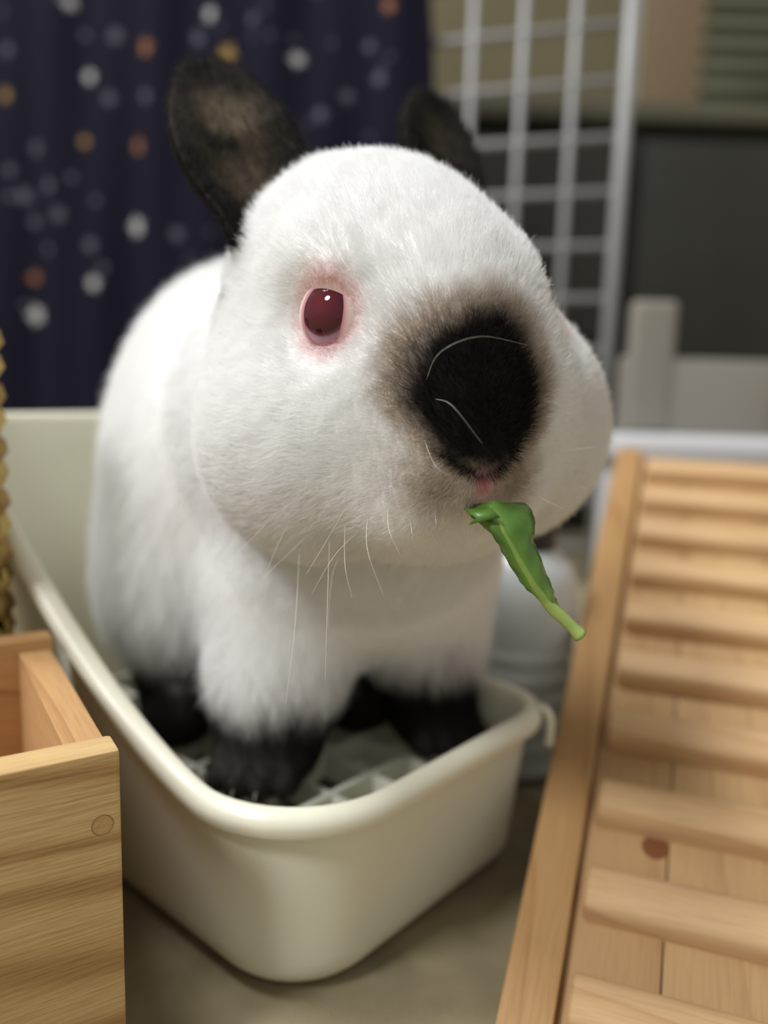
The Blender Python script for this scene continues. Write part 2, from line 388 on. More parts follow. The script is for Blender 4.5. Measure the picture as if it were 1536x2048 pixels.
rg = [pg + .0027 * (math.cos(t) * bf + math.sin(t) * Z3) for t in np.linspace(0, 2 * math.pi, 25)]
tube('plug_joint', rg, .00011, plain('plug_joint', srgb(128, 94, 54), .8), bx, 6, False)
dp.data.polygons.foreach_set('use_smooth', [False] * len(dp.data.polygons))

# ================= woven straw roll (left edge) =================
STRAW = [plain('straw_a', srgb(196, 172, 104), .8, .2, .25, 300, .5), plain('straw_b', srgb(164, 136, 80), .8, .2, .3, 300, .5)]
sx_, sy_, sr_ = -.1652, .2862, .0205
sw = thing('straw_roll', (sx_, sy_, 0), 'yellow woven straw roll standing between the wooden box and the tray', 'straw roll')
zz = .0055; kk = 0
while zz < .216:
    t = np.linspace(0, 2 * math.pi, 37)
    wob = sr_ * (1 - .01 * (zz / .2)) + .0015 * np.sin(t * 14 + kk * math.pi)
    P = np.stack([sx_ + wob * np.cos(t), sy_ + wob * np.sin(t), zz + .0012 * np.cos(t * 14 + kk * math.pi)], 1)
    tube('straw_coil', P, .0056, STRAW[kk % 2], sw, 7, False)
    zz += .0098; kk += 1

# ================= slatted ramp (right) =================
rd = ray(1425, 8); rd /= np.linalg.norm(rd)
ra = math.atan2(rd[0], rd[1]); rs = np.array([math.cos(ra), -math.sin(ra), 0.]); rn = np.cross(rs, rd)
RP = atz(990, 2048, .008)
RL0, RL1, RWD = -.018, .395, .185
rp = thing('slatted_ramp', (RP[0], RP[1], 0), 'pine wood ramp with cross slats leaning up to the white platform', 'ramp')
def rpos(a, s, n): return RP + rd * a + rs * s + rn * n
mid = (RL0 + RL1) / 2; ln = RL1 - RL0
for s in (.0085, RWD - .0085): board('rail', rpos(mid, s, -.005), rd, rs, rn, (ln, .017, .012), WRAIL, rp, .0015)
ws = [.030, .043, .041, .037]; s_ = .017
for w_ in ws:
    board('base_plank', rpos(mid, s_ + w_ / 2, -.0085), rd, rs, rn, (ln - .004, w_ - .0005, .008), WBASE, rp, .0004); s_ += w_
def rung(a):
    # flat underneath, rounded on top
    n = 11; L = RWD - .040; half = .0088; hgt = .0108
    prof = [(-half, 0)] + [(-half * np.sign(math.cos(t)) * abs(math.cos(t)) ** .62, .0034 + (hgt - .0034) * math.sin(t) ** .62) for t in np.linspace(0, math.pi, n)] + [(half, 0)]
    V = []; m = len(prof)
    for x, sc in ((-L / 2, .86), (-L / 2 + .0012, 1), (L / 2 - .0012, 1), (L / 2, .86)):
        V += [(x, y * sc, .0 + z * (sc if z > 0 else 1)) for y, z in prof]
    F = [(i * m + j, i * m + j + 1, (i + 1) * m + j + 1, (i + 1) * m + j) for i in range(3) for j in range(m - 1)]
    F += [(i * m + m - 1, i * m, (i + 1) * m, (i + 1) * m + m - 1) for i in range(3)]
    F += [tuple(range(m))[::-1], tuple(range(3 * m, 4 * m))]
    return V, F
RV, RF = rung(0)
first = None
marks = [.0065 - .039, .0065] + [.0065 + .0393 * k for k in range(1, 10)]
for k, a in enumerate(marks):
    if a < RL0 + .006: continue
    if first is None:
        o = mesh_obj('rung', RV, RF, WRUNG, rp, True, False); first = o
        try: o.data.set_sharp_from_angle(angle=math.radians(45))
        except Exception: pass
    else:
        o = put(first.copy(), rp)
    org = rpos(a + .006, RWD / 2 + .0005, -.0047) - np.array(rp.location)
    o.matrix_local = Matrix(((rs[0], rd[0], rn[0], org[0]), (rs[1], rd[1], rn[1], org[1]), (rs[2], rd[2], rn[2], org[2]), (0, 0, 0, 1)))
# dark knot in one of the planks
kq = rpos(.0790, .0425, -.0047)
Vk = [kq + rd * (.0042 * math.sin(t) * (1 if math.sin(t) > 0 else 1.3)) + rs * .0050 * math.cos(t) + rn * .0003 for t in np.linspace(0, 2 * math.pi, 14)[:-1]]
Vk2 = [v - rn * .0012 for v in Vk]; nk = len(Vk)
mesh_obj('knot', Vk + Vk2, [tuple(range(nk))] + [(i, nk + i, nk + (i + 1) % nk, (i + 1) % nk) for i in range(nk)], plain('knot', srgb(118, 70, 36), .6), rp, False)

# ================= ribbed bottle behind the tray =================
bo = np.array([.0735, .405, 0.])
bt = thing('ribbed_bottle', tuple(bo), 'pale translucent ribbed plastic bottle standing behind the tray beside the ramp', 'bottle')
def lathe(name, prof, c, mat, parent, n=40):
    V = []; F = []; m = len(prof)
    for (r, z) in prof:
        V += [(c[0] + r * math.cos(t), c[1] + r * math.sin(t), c[2] + z) for t in np.arange(n) * 2 * math.pi / n]
    for i in range(m - 1):
        for j in range(n): k = (j + 1) % n; F.append((i * n + j, i * n + k, (i + 1) * n + k, (i + 1) * n + j))
    F.append(tuple(range(n))[::-1]); F.append(tuple(range((m - 1) * n, m * n)))
    return mesh_obj(name, V, F, mat, parent)
prof = [(.020, 0.0005), (.0265, .003)]
for k in range(40):
    z = .004 + k * .0017; prof.append((.0275 + .0006 * math.sin(k * .9), z))
prof += [(.0282, .074), (.0283, .092), (.0272, .102), (.0235, .111), (.017, .117), (.0135, .120)]
kb = NT('bottle_plastic'); kb.b.inputs['Base Color'].default_value = srgb(206, 212, 212); kb.b.inputs['Roughness'].default_value = .25
kb.b.inputs['Subsurface Weight'].default_value = .4; kb.b.inputs['Subsurface Radius'].default_value = (.01, .01, .01); kb.b.inputs['Subsurface Scale'].default_value = 1
lathe('bottle_body', prof, bo, kb.m, bt)
lathe('cap', [(.0150, .1185), (.0158, .120), (.0158, .132), (.0145, .134)], bo, plain('black_cap', srgb(34, 34, 36), .4), bt)

# ================= rabbit shape (cm) =================
def nrm(v): v=np.asarray(v,float); return v/np.linalg.norm(v)
# ---- head frame (cm) ----
HC=np.array([0.05,27.0,20.7])
HY,HP=np.radians(22),np.radians(-12)
EYE=np.array([3.75,3.6,2.2])
hf=np.array([np.sin(HY)*np.cos(HP),-np.cos(HY)*np.cos(HP),np.sin(HP)])
hl=nrm(np.cross(hf,[0,0,1]))*1.0      # forward x up = rabbit's right ... image left
hw=np.cross(hl,hf)
HR=np.radians(-4)                       # head roll
hl,hw=np.cos(HR)*hl+np.sin(HR)*hw, -np.sin(HR)*hl+np.cos(HR)*hw
def h2w(f,l,w): return HC+f*hf+l*hl+w*hw
def smin(a,b,k):
    h=np.clip(.5+.5*(b-a)/k,0,1); return b*(1-h)+a*h-k*h*(1-h)
class Field:
    def __init__(s,P): s.P=P; s.d=None
    def add(s,d,k):
        s.d=d if s.d is None else smin(s.d,d,k)
    def sub(s,d,k): s.d=-smin(-s.d,d,k)
    def ell(s,c,r,ax=None):
        q=s.P-np.asarray(c,np.float32)
        if ax is not None: q=q@np.asarray(ax,np.float32).T
        r=np.asarray(r,np.float32)
        k0=np.sqrt(((q/r)**2).sum(-1)); k1=np.sqrt(((q/(r*r))**2).sum(-1))+1e-6
        return k0*(k0-1)/k1
    def cap(s,a,b,ra,rb):
        a=np.asarray(a,np.float32); b=np.asarray(b,np.float32); ab=b-a
        t=np.clip(((s.P-a)@ab)/(ab@ab),0,1)
        return np.linalg.norm(s.P-a-t[...,None]*ab,axis=-1)-(ra+(rb-ra)*t)
HAX=np.array([hf,hl,hw])
EARS=[]
def ear(F,base,tip,nface,wmax,th,bend):
    base=np.asarray(base,float); tip=np.asarray(tip,float)
    a=tip-base; L=np.linalg.norm(a); a=a/L
    n=np.asarray(nface,float); n=nrm(n-(n@a)*a); t=np.cross(n,a)
    q=F.P-base.astype(np.float32)
    s_=q@a.astype(np.float32)/L; tt=q@t.astype(np.float32); nn=q@n.astype(np.float32)
    sc=np.clip(s_,0,1)
    w=wmax*np.where(sc<.4, .72+.28*np.sin(sc/.4*np.pi/2), np.sqrt(np.clip(1-np.clip((sc-.4)/.6,0,1)**1.8,0,1)))
    w=np.maximum(w,.05)
    u=tt/np.maximum(w,.3)
    n0=bend*(np.clip(np.abs(u),0,1.3)**2)*np.clip(1.25-sc,.25,1.2)
    dpl=np.abs(nn-n0)*.75-th
    dout=np.maximum((np.abs(tt)-w)*.85, np.maximum(-s_*L-.9,(s_-1)*L))
    return -smin(-dpl,-dout,.25), (base,a,t,n,L,wmax)
def field(P,only_body=False):
    F=Field(P); E=F.ell
    def H(c,r,k=1.5): F.add(E(h2w(*c),r,HAX),k)
    # head
    H((-1.4,.2,1.5),(5.2,4.6,4.7))                 # skull
    H((1.4,0,1.2),(4.2,3.5,3.6),1.6)              # brow to nose bridge
    H((3.9,0,-.9),(2.9,2.5,2.9),1.8)              # muzzle
    H((5.3,0,-1.7),(1.5,1.5,1.5),1.2)             # nose tip
    for sg in (1,-1):
        H((.2,2.65 if sg>0 else -3.95,-2.3),(4.2,3.6,3.9),1.5)     # cheek
        H((4.4,sg*1.25,-2.9),(1.9,1.6,1.5),.9)    # whisker pad
        H((2.0 if sg>0 else 1.6,3.0 if sg>0 else -2.3,3.3 if sg>0 else 2.9),(1.7,.9,.9),1.2)     # brow ridge
    H((2.7,-2.7,-1.5),(2.4,2.0,2.5),1.8); H((2.5,2.2,-1.5),(2.2,1.8,2.3),1.8)   # between muzzle and cheek
    H((2.1,-3.0,.5),(2.2,1.7,2.0),1.8)      # far side of the face
    H((2.8,-.3,-4.1),(2.5,2.2,1.3),1.2)             # chin
    for sg in (1,-1):
        F.sub(E(h2w(*EYE*[1,sg,1])+hl*sg*.95+hf*.3,(1.35,.8,1.35),HAX),1.0)   # eye socket
    # neck / chest / body
    F.add(F.cap(h2w(-3,0,-1),(-4.5,36,15),4.6,6.0),2.2)
    F.add(E((-1.0,32.2,14.2),(5.5,4.8,5.2)),2.0)    # chest
    F.add(E((-6.2,37.5,15.6),(6.15,7.2,9.2)),2.0)      # back
    F.add(E((-8.5,37.5,11.0),(4.4,6.0,5.4)),1.5)     # haunch
    # front legs + paws
    F.add(F.cap((-3.7,30.6,12.0),(-4.2,30.0,6.0),2.9,2.0),1.6)
    F.add(F.cap((1.4,33.4,12.0),(2.4,33.5,6.0),3.0,1.6),1.6)
    for (x,y,a) in ((-4.5,29.4,-6),(2.5,33.2,24)):
        a=np.radians(a); fx=np.array([np.sin(a),-np.cos(a),0]); sx=np.array([np.cos(a),np.sin(a),0]); ax=np.array([fx,sx,[0,0,1]])
        F.add(E(np.array([x,y,5.55]),(1.95,1.75,1.1),ax),.8)
        for i in range(4):
            o=(i-1.5)*.86
            c=np.array([x,y,5.2])+fx*(1.75-.14*(i-1.5)**2*1.2)+sx*o
            F.add(E(c,(.85,.46,.62),ax),.25)
    # hind feet
    F.add(F.cap((-9.6,36.5,6.0),(-8.6,32.6,5.6),1.9,1.4),1.2)
    F.add(F.cap((-1.2,38.0,6.0),(-1.0,34.6,5.6),1.8,1.4),1.2)
    EARS.clear()
    d,e=ear(F,h2w(-2.4,3.5,3.7),(-7.2,31.6,31.4),(.35,-1,.15),2.2,.22,.9); F.add(d,.7); EARS.append(e)
    d,e=ear(F,h2w(-3.2,-2.5,4.6),(1.6,35.5,31.6),(.45,-.85,.2),1.9,.22,.9); F.add(d,.7); EARS.append(e)
    return F.d
def surface_nets(lo,hi,h,fn):
    n=np.ceil((np.array(hi)-lo)/h).astype(int)+1
    ax=[lo[i]+h*np.arange(n[i]) for i in range(3)]
    P=np.stack(np.meshgrid(*ax,indexing='ij'),-1).astype(np.float32)
    d=fn(P)
    s=d<0
    c=np.zeros(tuple(n-1),int)
    acc=np.zeros(tuple(n-1)+(3,),np.float32); cnt=np.zeros(tuple(n-1),np.float32)
    def sl(o): return tuple(slice(o[i],n[i]-1+o[i]) for i in range(3))
    import itertools
    for axis in range(3):
        oth=[i for i in range(3) if i!=axis]
        for a,b in itertools.product((0,1),(0,1)):
            o0=[0,0,0]; o0[oth[0]]=a; o0[oth[1]]=b; o1=list(o0); o1[axis]=1
            d0,d1=d[sl(o0)],d[sl(o1)]
            m=(d0<0)!=(d1<0); t=np.where(m,d0/np.where(m,d0-d1,1),0)
            p=np.zeros(m.shape+(3,),np.float32); 
            for i in oth: p[...,i]=o0[i]
            p[...,axis]=t
            acc+=p*m[...,None]; cnt+=m
    act=cnt>0
    idx=-np.ones(act.shape,int); idx[act]=np.arange(act.sum())
    cell=np.argwhere(act)
    V=np.asarray(lo)+h*(cell+acc[act]/cnt[act][:,None])
    quads=[]
    for axis in range(3):
        o=[(axis+1)%3,(axis+2)%3]
        A=[slice(1,n[i]-1) for i in range(3)]; A[axis]=slice(0,n[axis]-1)
        B=list(A); B[axis]=slice(1,n[axis])
        s0,s1=s[tuple(A)],s[tuple(B)]
        ch=s0!=s1; pos=np.argwhere(ch)
        pos=pos+np.array([0 if i==axis else 1 for i in range(3)])
        fl=s0[ch]
        def g(da,db):
            q=pos.copy(); q[:,o[0]]+=da; q[:,o[1]]+=db; return idx[q[:,0],q[:,1],q[:,2]]
        q=np.stack([g(-1,-1),g(0,-1),g(0,0),g(-1,0)],1)
        q[~fl]=q[~fl][:,::-1]
        quads.append(q)
    return V,np.concatenate(quads)
LO,HI=np.array([-17.,17.,4.]),np.array([10.,48.,34.])

RES = .22
SV, SQ = surface_nets(LO, HI, RES, field)
EARDEF = list(EARS)
def smooth_mesh(V, Q, it=2, lam=.5):
    E_ = np.concatenate([Q[:, [0, 1]], Q[:, [1, 2]], Q[:, [2, 3]], Q[:, [3, 0]]]); V = V.copy()
    cnt = np.bincount(E_[:, 0], minlength=len(V)) + np.bincount(E_[:, 1], minlength=len(V))
    for _ in range(it):
        s = np.zeros_like(V)
        for d in range(3):
            s[:, d] = np.bincount(E_[:, 0], V[E_[:, 1], d], len(V)) + np.bincount(E_[:, 1], V[E_[:, 0], d], len(V))
        V = V + lam * (s / np.maximum(cnt, 1)[:, None] - V)
    return V
SV = smooth_mesh(SV, SQ)
def vnormals(V, Q):
    n = np.cross(V[Q[:, 2]] - V[Q[:, 0]], V[Q[:, 3]] - V[Q[:, 1]]); N = np.zeros_like(V)
    for k in range(4):
        for d in range(3): N[:, d] += np.bincount(Q[:, k], n[:, d], len(V))
    return N / (np.linalg.norm(N, axis=1)[:, None] + 1e-9)
SN = vnormals(SV, SQ)
def sstep(a, b, x): t = np.clip((x - a) / (b - a), 0, 1); return t * t * (3 - 2 * t)
def headloc(P): return (P - HC) @ HAX.T
def vnoise(P, f, seed):
    r = np.random.default_rng(seed); s = np.zeros(len(P))
    for _ in range(10):
        k = r.normal(size=3) * f; s += np.sin(P @ k + r.uniform(0, 6.28))
    return s / 3.2
def ear_coords(P, e):
    base, a, t, n, L, wm = e; q = P - base
    return (q @ a) / L, (q @ t) / wm, q @ n
def coat(P, N):
    """albedo, hair length (cm), density weight, lie (0 stands up .. 1 flat) for points on the skin"""
    m = len(P); h = headloc(P); f, l, w_ = h.T
    white = np.array([.935, .934, .928]); col = np.tile(white, (m, 1))
    ns = vnoise(P, 2.2, 1)
    ishead = (np.linalg.norm(P - HC, axis=1) < 8.6) & (P[:, 2] > 14.0)
    length = np.where(ishead, .55, 1.15); lie = np.full(m, .62); dens = np.ones(m)
    body_w = sstep(9.5, 13.5, np.linalg.norm(P - HC, axis=1))
    length = .55 + .65 * body_w
    # muzzle patch
    fr = sstep(2.4, 4.0, f)
    e1_ = np.sqrt(((l + .2) / 2.3) ** 2 + ((w_ - .45) / np.where(w_ > .45, 2.3, 2.25)) ** 2) + .05 * ns
    blk = (1 - sstep(.74, .98, e1_)) * fr
    vl = np.abs(w_ + 1.72 - .62 * np.abs(l)) / .24      # the two nostril creases meeting over the lip
    blk = np.maximum(blk, (1 - sstep(.4, 1.1, vl)) * (1 - sstep(1.0, 1.5, np.abs(l))) * sstep(4.5, 5.5, f))
    hal = (1 - sstep(.90, 1.28, e1_)) * fr
    lo = np.exp(-((np.abs(l) - 1.1) / 1.0) ** 2 - ((w_ + 1.9) / .95) ** 2) * sstep(3.5, 5.0, f) * .95   # taupe on the lips
    hal = np.maximum(hal, lo)
    taupe = np.array([.38, .275, .185]); black = np.array([.012, .010, .0095])
    col = col * (1 - .8 * hal[:, None]) + .8 * hal[:, None] * taupe
    col = col * (1 - blk[:, None]) + blk[:, None] * black
    # pink lip cleft
    pk = np.exp(-((l + .05) / .30) ** 2 - ((w_ + 2.0) / .42) ** 2) * sstep(5.0, 6.0, f)
    col = col * (1 - pk[:, None]) + pk[:, None] * np.array([.55, .22, .25])
    dens *= 1 - .85 * (pk > .45)
    length = length * (1 - .45 * sstep(4.2, 6.0, f) * ishead)
    # around the eyes
    for sg in (1, -1):
        ec, ed, ew, es = EYES[sg]; q = P - ec
        de = np.sqrt((q @ es / .92) ** 2 + (q @ ew / 1.02) ** 2) + 9 * (q @ ed < -.6)
        r_ = 1 - sstep(.95, 1.5, de); r_ = r_ * (.5 + .35 * (1 - sstep(.84, .98, de))); col = col * (1 - r_[:, None]) + r_[:, None] * np.array([.78, .48, .48])
        dens *= sstep(.80, .9, de); length *= .38 + .62 * sstep(.95, 1.9, de); lie = np.where(de < 1.7, np.maximum(lie, .8), lie)
    # ears
    for e, amt in zip(EARDEF, (.8, .35)):
        s, t, n = ear_coords(P, e)
        ine = (s > -.34) & (s < 1.08) & (np.abs(t) < 1.3) & (np.abs(n) < 2.2) & (((f + 1.4) / 5.2) ** 2 + (l / 4.7) ** 2 + ((w_ - 1.5) / 4.75) ** 2 > 1.10)
        k = sstep(-.28, -.12, s + .05 * ns) * ine
        col = col * (1 - k[:, None]) + k[:, None] * np.array([.014, .012, .010])
        inner = ine & ((N @ e[3]) > .15)
        ki = amt * inner * np.exp(-((t - .02) / .52) ** 2) * sstep(.02, .2, s) * (1 - sstep(.62, .86, s)) * np.clip(.75 + .4 * ns, 0, 1)
        col = col * (1 - ki[:, None]) + ki[:, None] * np.array([.20, .155, .105])
        length = np.where(k > .3, np.where(inner, .40, .28), length); lie = np.where(k > .3, .86, lie)
    # dark feet
    front = (P[:, 1] < 35.6) & (P[:, 0] > -6.9)
    lim = np.where(front & (P[:, 0] < -.6), 7.6, np.where(front, 8.2, 8.0)) + .45 * ns
    pw = 1 - sstep(lim - .9, lim + .7, P[:, 2])
    col = col * (1 - pw[:, None]) + pw[:, None] * np.array([.020, .016, .015])
    tp = np.exp(-((P[:, 2] - lim - .1) / .9) ** 2) * .35
    col = col * (1 - tp[:, None]) + tp[:, None] * np.array([.42, .36, .34])
    length = np.where(P[:, 2] < 8.2, .28 + .55 * sstep(5.4, 8.2, P[:, 2]), length)
    lie = np.where(P[:, 2] < 8.2, .72, lie)
    # undersides are thinner
    return np.clip(col, 0, 1), length, dens, lie
def flow(P, N):
    """way the coat lies: from the nose back over the head, down the chest, back and down the flanks"""
    h = headloc(P); d = np.zeros_like(P)
    back = -hf
    fromnose = P - (HC + 6.8 * hf - .9 * hw); fromnose /= np.linalg.norm(fromnose, axis=1)[:, None] + 1e-9
    wh = 1 - sstep(7.5, 11.0, np.linalg.norm(P - HC, axis=1))
    bodyd = np.array([-.45, .55, -.70]); chest = np.array([0, -.05, -1.])
    wc = (1 - sstep(32, 36, P[:, 1]))[:, None]
    d = wh[:, None] * (fromnose * .8 + back * .5) + (1 - wh)[:, None] * (bodyd * (1 - wc) + chest * wc)
    for e in EARDEF:
        s, t, n = ear_coords(P, e); k = ((s > .05) & (s < 1.08) & (np.abs(t) < 1.25) & (np.abs(n) < 2.2))[:, None]
        d = np.where(k, e[1][None, :] + .25 * np.sign(t)[:, None] * e[2][None, :] * -1, d)
    low = (P[:, 2] < 7.5)[:, None]; d = np.where(low, np.array([.0, -.6, -.8]), d)
    d = d - (d * N).sum(1)[:, None] * N
    return d / (np.linalg.norm(d, axis=1)[:, None] + 1e-6)

# ---- eyes ----
from mathutils.bvhtree import BVHTree
BV = BVHTree.FromPolygons([Vector(v * .01) for v in SV], [list(map(int, f)) for f in SQ])
ER, EDEP = 1.12, .68
def eyeframe(sg):
    """eyeball set into the side of the head where the skin is; ed looks out of the head"""
    ed = hl * sg * .73 + hf * .63 + hw * .24; ed /= np.linalg.norm(ed)
    o = h2w(*(np.array(EYE) if sg > 0 else np.array([2.2, -3.6, 2.0]))) + ed * 4
    loc, nr, ix, ds = BV.ray_cast(Vector(o * .01), Vector(-ed))
    S = np.array(loc) * 100
    ew = hw - (hw @ ed) * ed; ew /= np.linalg.norm(ew); es = np.cross(ew, ed)
    return S - ed * (EDEP if sg > 0 else .98), ed, ew, es
EYES = {sg: eyeframe(sg) for sg in (1, -1)}
rb = thing('rabbit', (-.03, .33, .045), 'white rabbit with black nose, ears and paws, red eyes and a leaf in its mouth', 'rabbit')
ROFF = np.array(rb.location)
def color_mat(name, rough, trans=0., spec=.3):
    k = NT(name); at = k.n('ShaderNodeAttribute'); at.attribute_name = 'coat'
    k.b.inputs['Roughness'].default_value = rough; k.b.inputs['Specular IOR Level'].default_value = spec
    k.l(at.outputs['Color'], k.b.inputs['Base Color'])
    if trans:
        tr = k.n('ShaderNodeBsdfTranslucent'); k.l(at.outputs['Color'], tr.inputs[0])
        mx = k.n('ShaderNodeMixShader'); mx.inputs[0].default_value = trans
        k.l(k.b.outputs[0], mx.inputs[1]); k.l(tr.outputs[0], mx.inputs[2])
        k.l(mx.outputs[0], k.t.nodes['Material Output'].inputs[0])
    return k.m
SKIN = color_mat('coat_skin', .8, 0, .1); HAIR = color_mat('coat_hair', .6, .5, .2)
body = mesh_obj('body', SV * .01, SQ, SKIN, rb)
vc, _, _, _ = coat(SV, SN)
ca = body.data.color_attributes.new('coat', 'FLOAT_COLOR', 'POINT')
ca.data.foreach_set('color', np.hstack([vc, np.ones((len(vc), 1))]).ravel())

# ---- fur ----
def grow(n_target, seed):
    r = np.random.default_rng(seed)
    q = SV[SQ]; area = .5 * np.linalg.norm(np.cross(q[:, 2] - q[:, 0], q[:, 3] - q[:, 1]), axis=1)
    cen = q.mean(1)
    wgt = area * (.35 + 1.3 * (np.linalg.norm(cen - HC, axis=1) < 9.5) * 1.0 + .5 * (cen[:, 1] < 37))
    wgt *= np.where(cen[:, 2] < 4.75, .05, 1)
    fi = r.choice(len(SQ), n_target, p=wgt / wgt.sum())
    a, b = r.random(n_target), r.random(n_target)
    W = np.stack([(1 - a) * (1 - b), a * (1 - b), a * b, (1 - a) * b], 1)[..., None]
    P = (SV[SQ[fi]] * W).sum(1); N = (SN[SQ[fi]] * W).sum(1); N /= np.linalg.norm(N, axis=1)[:, None] + 1e-9
    col, ln_, dn, lie = coat(P, N)
    keep = r.random(n_target) < dn; P, N, col, ln_, lie = P[keep], N[keep], col[keep], ln_[keep], lie[keep]; m = len(P)
    T = flow(P, N)
    side = np.cross(N, T)
    c1, c2 = vnoise(P, 3.5, 11), vnoise(P, 9., 12)
    T = T + side * (.22 * c1 + .20 * c2)[:, None] + r.normal(size=(m, 3)) * .22
    lift = np.clip((1 - lie) * 1.15 + .12 * vnoise(P, 6., 13) + r.normal(size=m) * .10, .08, 1.2)
    D0 = T * (lie * .75)[:, None] + N * (lift + .45)[:, None]; D0 /= np.linalg.norm(D0, axis=1)[:, None]
    D1 = T + N * (lift * .45)[:, None]; D1 /= np.linalg.norm(D1, axis=1)[:, None]
    L_ = ln_ * r.uniform(.65, 1.15, m)
    pts = np.zeros((m, 4, 3)); pts[:, 0] = P - N * .03
    pts[:, 1] = P + D0 * (L_ * .34)[:, None]
    pts[:, 2] = pts[:, 1] + (.5 * D0 + .5 * D1) * (L_ * .34)[:, None]
    pts[:, 3] = pts[:, 2] + D1 * (L_ * .34)[:, None]
    pts[:, 1:, 2] = np.maximum(pts[:, 1:, 2], 4.5)
    dark = col.mean(1) < .2
    rad = np.array([.0047, .0045, .0035, .0012])[None, :] * np.where(dark, .9, 1.0)[:, None] * r.uniform(.8, 1.2, m)[:, None]
    col = col * (1 + r.normal(size=(m, 1)) * np.where(dark, .25, .02)[:, None])
    return pts * .01, rad * .01, np.clip(col, 0, .97)
def fur(name, n, seed):
    pts, rad, col = grow(n, seed); m = len(pts)
    cv = bpy.data.hair_curves.new(name); cv.add_curves([4] * m)
    cv.attributes['position'].data.foreach_set('vector', (pts - ROFF).reshape(-1, 3).astype(np.float32).ravel())
    ra_ = cv.attributes.get('radius') or cv.attributes.new('radius', 'FLOAT', 'POINT'); ra_.data.foreach_set('value', rad.astype(np.float32).ravel())
    ct = cv.attributes.new('coat', 'FLOAT_COLOR', 'CURVE'); ct.data.foreach_set('color', np.hstack([col, np.ones((m, 1))]).astype(np.float32).ravel())
    cv.materials.append(HAIR)
    o = put(bpy.data.objects.new(name, cv), rb); o['kind'] = 'stuff'; o['label'] = 'short plush white fur, black on nose, ears and feet'
    return o
fur('fur', 390000, 5)

def eye(sg):
    ec, ed, ew, es = EYES[sg]
    R = ER; n, m = 48, 30
    V = []; F = []
    for i in range(m + 1):
        t = math.pi * i / m
        for j in range(n):
            p = 2 * math.pi * j / n
            V.append(ec + R * (math.cos(t) * ed + math.sin(t) * (math.cos(p) * es + math.sin(p) * ew)))
    for i in range(m):
        for j in range(n):
            k = (j + 1) % n; F.append((i * n + j, (i + 1) * n + j, (i + 1) * n + k, i * n + k))
    V = np.array(V) * .01
    k = NT('red_eye'); at = k.n('ShaderNodeAttribute'); at.attribute_name = 'iris'
    k.l(k.ramp(at.outputs['Fac'], [(0, srgb(96, 28, 38)), (.40, srgb(82, 18, 32)), (.66, srgb(66, 13, 28)), (.74, srgb(100, 54, 72)), (.80, srgb(166, 126, 148)), (.95, srgb(184, 130, 146))]), k.b.inputs['Base Color'])
    k.b.inputs['Roughness'].default_value = .03; k.b.inputs['Specular IOR Level'].default_value = .55
    o = mesh_obj('eye', V, F, k.m, rb)
    vv = V * 100 - ec
    up = vv @ ew; lat = vv @ es
    fac = np.where(vv @ ed > 0, np.hypot(lat, up - .14), 1.0)
    at_ = o.data.attributes.new('iris', 'FLOAT', 'POINT'); at_.data.foreach_set('value', fac.astype(np.float32))
    # lids: skin drawn over the ball up to the opening, pink at the margin
    V = []; F = []; A = []; nn_, rings = 64, 9
    for i in range(rings):
        x = i / (rings - 1)
        for j in range(nn_):
            p = 2 * math.pi * j / nn_; ca_, sa_ = math.cos(p), math.sin(p)
            q = np.array([.61 * ca_ * (1 - .12 * abs(sa_) ** 2 * (sa_ > 0)), (.90 if sa_ > 0 else .97) * sa_])
            t0 = math.asin(min(.98, np.hypot(*q) / R)); t = t0 + (1.75 - t0) * x ** 1.3
            rr = R * (1.0 + (.025 + .02 * math.sin(min(1, x * 2.5) * math.pi)) * min(1, i / 1.0)); az_ = math.atan2(q[1], q[0])
            V.append(ec + rr * (math.cos(t) * ed + math.sin(t) * (math.cos(az_) * es + math.sin(az_) * ew))); A.append(x)
    for i in range(rings - 1):
        for j in range(nn_):
            k2 = (j + 1) % nn_; F.append((i * nn_ + j, i * nn_ + k2, (i + 1) * nn_ + k2, (i + 1) * nn_ + j))
    lid = mesh_obj('eyelid', np.array(V) * .01, F, LID, rb)
    x = lid.data.attributes.new('edge', 'FLOAT', 'POINT'); x.data.foreach_set('value', np.array(A, np.float32))
    return o
def lid_mat():
    k = NT('lid_skin'); at = k.n('ShaderNodeAttribute'); at.attribute_name = 'edge'
    k.l(k.ramp(at.outputs['Fac'], [(0, srgb(176, 110, 122)), (.08, srgb(200, 146, 150)), (.22, srgb(234, 214, 208)), (.5, srgb(240, 234, 228))]), k.b.inputs['Base Color'])
    k.b.inputs['Roughness'].default_value = .6; return k.m
LID = lid_mat()
for sg in (1, -1): eye(sg)

# ---- claws ----
CLAW = plain('claw', srgb(104, 94, 88), .35)
for (x, y, a) in ((-4.5, 29.4, -6), (2.5, 33.2, 24)):
    a = math.radians(a); fx = np.array([math.sin(a), -math.cos(a), 0]); sx = np.array([math.cos(a), math.sin(a), 0])
    for i in (1, 2):
        c = np.array([x, y, 5.15]) + fx * (2.2 - .17 * (i - 1.5) ** 2) + sx * (i - 1.5) * .86
        tube('claw', spline([c, c + fx * .35 + Z3 * .05, c + fx * .62 - Z3 * .22], 6) * .01, np.linspace(.0009, .0002, 6), CLAW, rb, 7)

